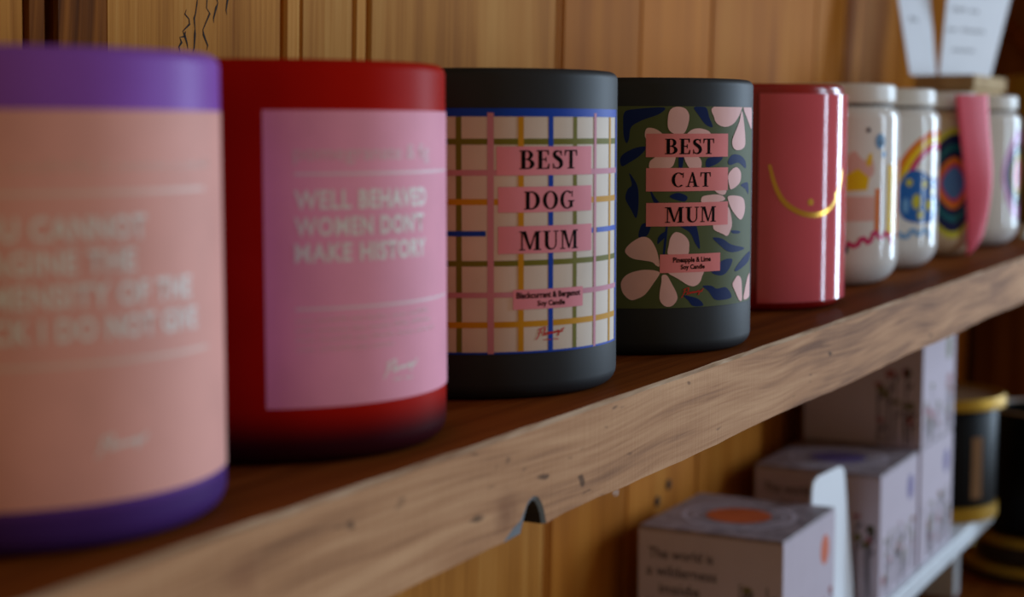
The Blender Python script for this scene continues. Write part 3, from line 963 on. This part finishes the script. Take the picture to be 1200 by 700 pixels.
# ------------------------------------------------------------------ things at the far end of the upper shelf
ol = surface('olive_lacquer', (150, 124, 44), .4)
cn = root('canister', (1.40, 0.2440, 0), 'olive gold canister at the far end of the upper shelf', 'canister')
lathe('body', [(0, 0)] + [(.036, 0), (.038, .002), (.038, .098), (0, .098)], ol, cn, 64)
lathe('lid', [(.0375, .0972), (.0395, .0976), (.0395, .114), (.037, .1165), (0, .1172)], ol, cn, 64)
silver = surface('silver', (196, 204, 206), .18, metal=.9)
bl = root('hand_bell', (1.1560, 0.2140, 0), 'tiny silver bell on the shelf past the last cup', 'bell')
lathe('body', [(.0078, .0), (.0080, .0006), (.0066, .003), (.0058, .007), (.0042, .0098), (0, .0108), (0, .0100), (.0036, .009), (.0052, .0066), (.006, .003), (.0078, 0)], silver, bl, 40)
tube('loop', [(0, .0022 * math.cos(a), .0124 + .0022 * math.sin(a)) for a in [k * math.pi / 8 - math.pi / 2 for k in range(17)]], .0005, silver, bl, 6)

# ------------------------------------------------------------------ riser and boxed candles below
RISE = -0.2035
riser_m = surface('white_painted_board', (214, 220, 226), .45)
rs = root('display_riser', (0.95, 0.292, -0.265), 'white painted riser board carrying the stacked boxes', 'riser')
from_bm('board', box_bm(-.30, -.0415, RISE + .265 - .0130, .292, .043, RISE + .265, .0012), riser_m, rs)
for x in (-.26, 0.0, .25):
    from_bm('leg', box_bm(x - .008, -.025, 0, x + .008, .038, RISE + .265 - .0130, .0008), riser_m, rs)

carton = surface('white_carton', (196, 184, 196), .65, var=.03, spec=.15)
carton_top = surface('printed_carton_top', (150, 136, 142), .55, var=.35, scale=120)
rust = surface('rust_print', (206, 92, 40), .5)
violet = surface('violet_print', (96, 80, 140), .5)
drk = surface('dark_print', (52, 42, 44), .6)
leafp = surface('moss_print', (110, 104, 62), .6)
berry = surface('berry_print', (150, 60, 58), .6)
BW, BD, BH = 0.0775, 0.0860, 0.0760


def flowers(x0, x1, y0, y1, n, r):
    A, B, Cc = [], [], []
    for _ in range(n):
        x, y = r.uniform(x0 + 2, x1 - 2), r.uniform(y0, y1 - 8)
        h = r.uniform(4, 12)
        A += stroke([(x, y0), (x + r.uniform(-1.5, 1.5), (y0 + y + h) / 2), (x + r.uniform(-2, 2), y + h)], .7, 1)
        (B if r.random() < .55 else Cc).append(disc(min(max(x, x0 + 3), x1 - 3), y + h, r.uniform(1.4, 3.0), r.uniform(1.4, 3.2), 10))
        A.append(chaikin([(x, y), (x + 2.6, y + 2.4), (x + 4.2, y + 5.5), (x + 1.2, y + 4)], 1))
    A = clip_u(A, x0, x1, y0, y1); B = clip_u(B, x0, x1, y0, y1); Cc = clip_u(Cc, x0, x1, y0, y1)
    return A, B, Cc


def carton_box(x, z, label, spot, seed, text):
    r = random.Random(seed)
    t = root('gift_box', (x, 0.2550, z), label, 'box', 'printed candle boxes on the riser')
    bd = from_bm('body', box_bm(0, 0, 0, BD, BW, BH - .0016, .0006), carton, t)
    ld = from_bm('lid', box_bm(.0003, .0003, BH - .0015, BD - .0003, BW - .0003, BH, .0004), carton_top, t)
    # long side towards the room (-Y)
    A, B, Cc = flowers(4, 82, 2, 40, 26, r)
    for m, P in ((drk, A), (leafp, B), (berry, Cc)):
        flat('printed_flowers', P, (0, 0, 0), (1, 0, 0), (0, 0, 1), 0.00010 + .00003 * (m is not drk), m, bd)['kind'] = 'stuff'
    flat('printed_spot', [disc(68, 57, 7.0, 8.0)], (0, 0, 0), (1, 0, 0), (0, 0, 1), 0.0001, spot, bd)
    # end towards the camera (-X): u runs from the wall side to the room side
    o, eu, ev = (0, BW, 0), (0, -1, 0), (0, 0, 1)
    P = []
    for k, (s, x0, x1) in enumerate(text):
        y = 60 - 9.0 * k
        P += sans(s, x0, y, x1, y + 5.6, bold=.012)
    flat('lettering', P, o, eu, ev, 0.0001, drk, bd)
    A, B, Cc = flowers(44, 75, 2, 52, 12, r)
    for m, Q in ((drk, A), (leafp, B), (berry, Cc)):
        flat('printed_flowers', Q, o, eu, ev, 0.00010 + .00003 * (m is not drk), m, bd)['kind'] = 'stuff'
    # round medallion on the lid
    c0 = (BD * 500, BW * 500)
    for ro, ri in ((30, 27.5), (24, 22.8)):
        flat('medallion_ring', band(c0[0], c0[1], (ro, ro), (ri, ri), 0, 360, 40), (0, 0, BH), (1, 0, 0), (0, 1, 0), .0001, carton, ld)
    flat('medallion', [disc(c0[0], c0[1], 17, 17, 36)], (0, 0, BH), (1, 0, 0), (0, 1, 0), .00012, spot, ld)
    return t


TXT = (('The world is', 6, 41), ('a wilderness', 5, 43), ('inside', 12, 34), ('us', 5, 14))
carton_box(0.7675, RISE, 'nearest carton with an orange disc on its lid and handwritten lettering', rust, 1, TXT)
carton_box(0.9435, RISE, 'carton with a violet lid print behind the tall white card', violet, 2, TXT)
carton_box(1.0367, RISE, 'bottom carton of the stack of two nearest the black mug', violet, 3, TXT)
carton_box(1.0367, RISE + BH + .0004, 'top carton of the stack, directly under the shelf plank', leafp, 4, TXT)

# tall white card standing between the two nearer boxes
bm = bmesh.new()
OUT = [(0.8575, RISE + .0002), (0.9405, RISE + .0002), (0.9165, -0.1215), (0.9130, -0.1180), (0.9060, -0.1162), (0.8660, -0.1148), (0.8590, -0.1165), (0.8568, -0.1205)]
a = [bm.verts.new((x, .2690, z)) for x, z in OUT]
b = [bm.verts.new((x, .2702, z)) for x, z in OUT]
bm.faces.new(a); bm.faces.new(b[::-1])
for i in range(len(OUT)):
    bm.faces.new((a[(i + 1) % len(OUT)], a[i], b[i], b[(i + 1) % len(OUT)]))
bmesh.ops.recalc_face_normals(bm, faces=bm.faces)
tag(from_bm('display_card', bm, surface('blank_card', (232, 236, 242), .5, var=.01)), 'tall blank white card with clipped corners standing between the boxes', 'card')

# ------------------------------------------------------------------ jar, mug and tins at the far end of the lower shelf
gold = surface('brushed_gold', (172, 132, 36), .5, metal=.6, var=.1, spec=.3)
bronze = surface('tan_paper', (132, 98, 66), .7, spec=.1)
black = surface('black_glaze', (12, 12, 14), .45, spec=.12)
j = root('lidded_jar', (1.2000, 0.2840, RISE), 'black jar with a gold lid, gold foot and narrow tan label behind the stacked boxes', 'jar')
lathe('foot_ring', [(0, 0), (.042, 0), (.0435, .001), (.0435, .010), (.042, .011), (0, .011)], gold, j, 64)
lathe('body', [(.0417, .0105), (.0420, .012), (.0420, .078), (.040, .081), (0, .081)], black, j, 64)
sub(band_shell('label', 2.3, 11.8, 17.0, 61.0, .0420, .0003, .00025, bronze, j), 'narrow tan paper label')
ld = lathe('lid', [(.0460, .0802), (.0475, .0808), (.0475, .0870), (.0462, .0887), (.0440, .0883), (.0428, .0867)], gold, j, 64)
lathe('lid_panel', [(.0428, .0867), (.0420, .0863), (0, .0863)], bronze, ld, 64)

TX, TY = 1.3030, 0.2257
for zz, rr, hh, nm in ((-0.265, .0600, .0130, 'lower of the two gold tins under the black mug'), (-0.2520, .0520, .0200, 'upper gold tin with the black mug standing on it')):
    t = root('round_tin', (TX, TY, zz), 'wide shallow round tin, ' + nm, 'tin', 'stacked gold tins')
    lathe('body', [(0, 0), (rr - .004, 0), (rr - .002, .0012), (rr - .002, hh - .0055), (0, hh - .0055)], surface('tin_body', (52, 38, 20), .45, spec=.2), t, 72)
    lathe('lid', [(rr - .0015, hh - .0065), (rr, hh - .006), (rr, hh - .0016), (rr - .0012, hh), (rr - .0032, hh), (rr - .0042, hh - .0014), (0, hh - .0014)], gold, t, 72)

mz = -0.2520 + .0200 - .0014 + .0001
mg = root('mug', (TX, TY, mz), 'black glazed mug with its rim reflection painted pale, standing on the gold tins', 'mug')
r = .0385
K = 1.12
lathe('body', [(0, .001), (.026, .001), (.0275, 0)] + arc(r - .008, .008, .008, -80, 0, 6) + [(r, .083), (r - .0006, .0842)], black, mg, 72)
lathe('rim', [(r - .0006, .0842), (r - .001, .0852), (r - .002, .0856), (r - .0030, .0850), (r - .0034, .0835)], surface('rim_reflection', (176, 160, 148), .4), mg, 72)  # light colour stands in for the reflection on the black rim
lathe('interior', [(r - .0034, .0835), (r - .0036, .010), (r - .009, .005), (0, .005)], black, mg, 72)
ha = math.radians(118)
dx, dy = math.cos(ha), math.sin(ha)
pts = [(r - .002, .070), (r + .006, .0715), (r + .0125, .068), (r + .0155, .058), (r + .0155, .034), (r + .0125, .023), (r + .006, .019), (r - .002, .0205)]
pts3 = [(dx * a, dy * a, z) for a, z in pts]
sm = []
for i in range(len(pts3) - 1):
    for f in (0, .33, .66):
        sm.append(tuple(along(pts3, (i + f) / (len(pts3) - 1))))
tube('handle', sm + [pts3[-1]], .0042, black, mg, 12)

for ch in mg.children:
    for v in ch.data.vertices:
        v.co *= K
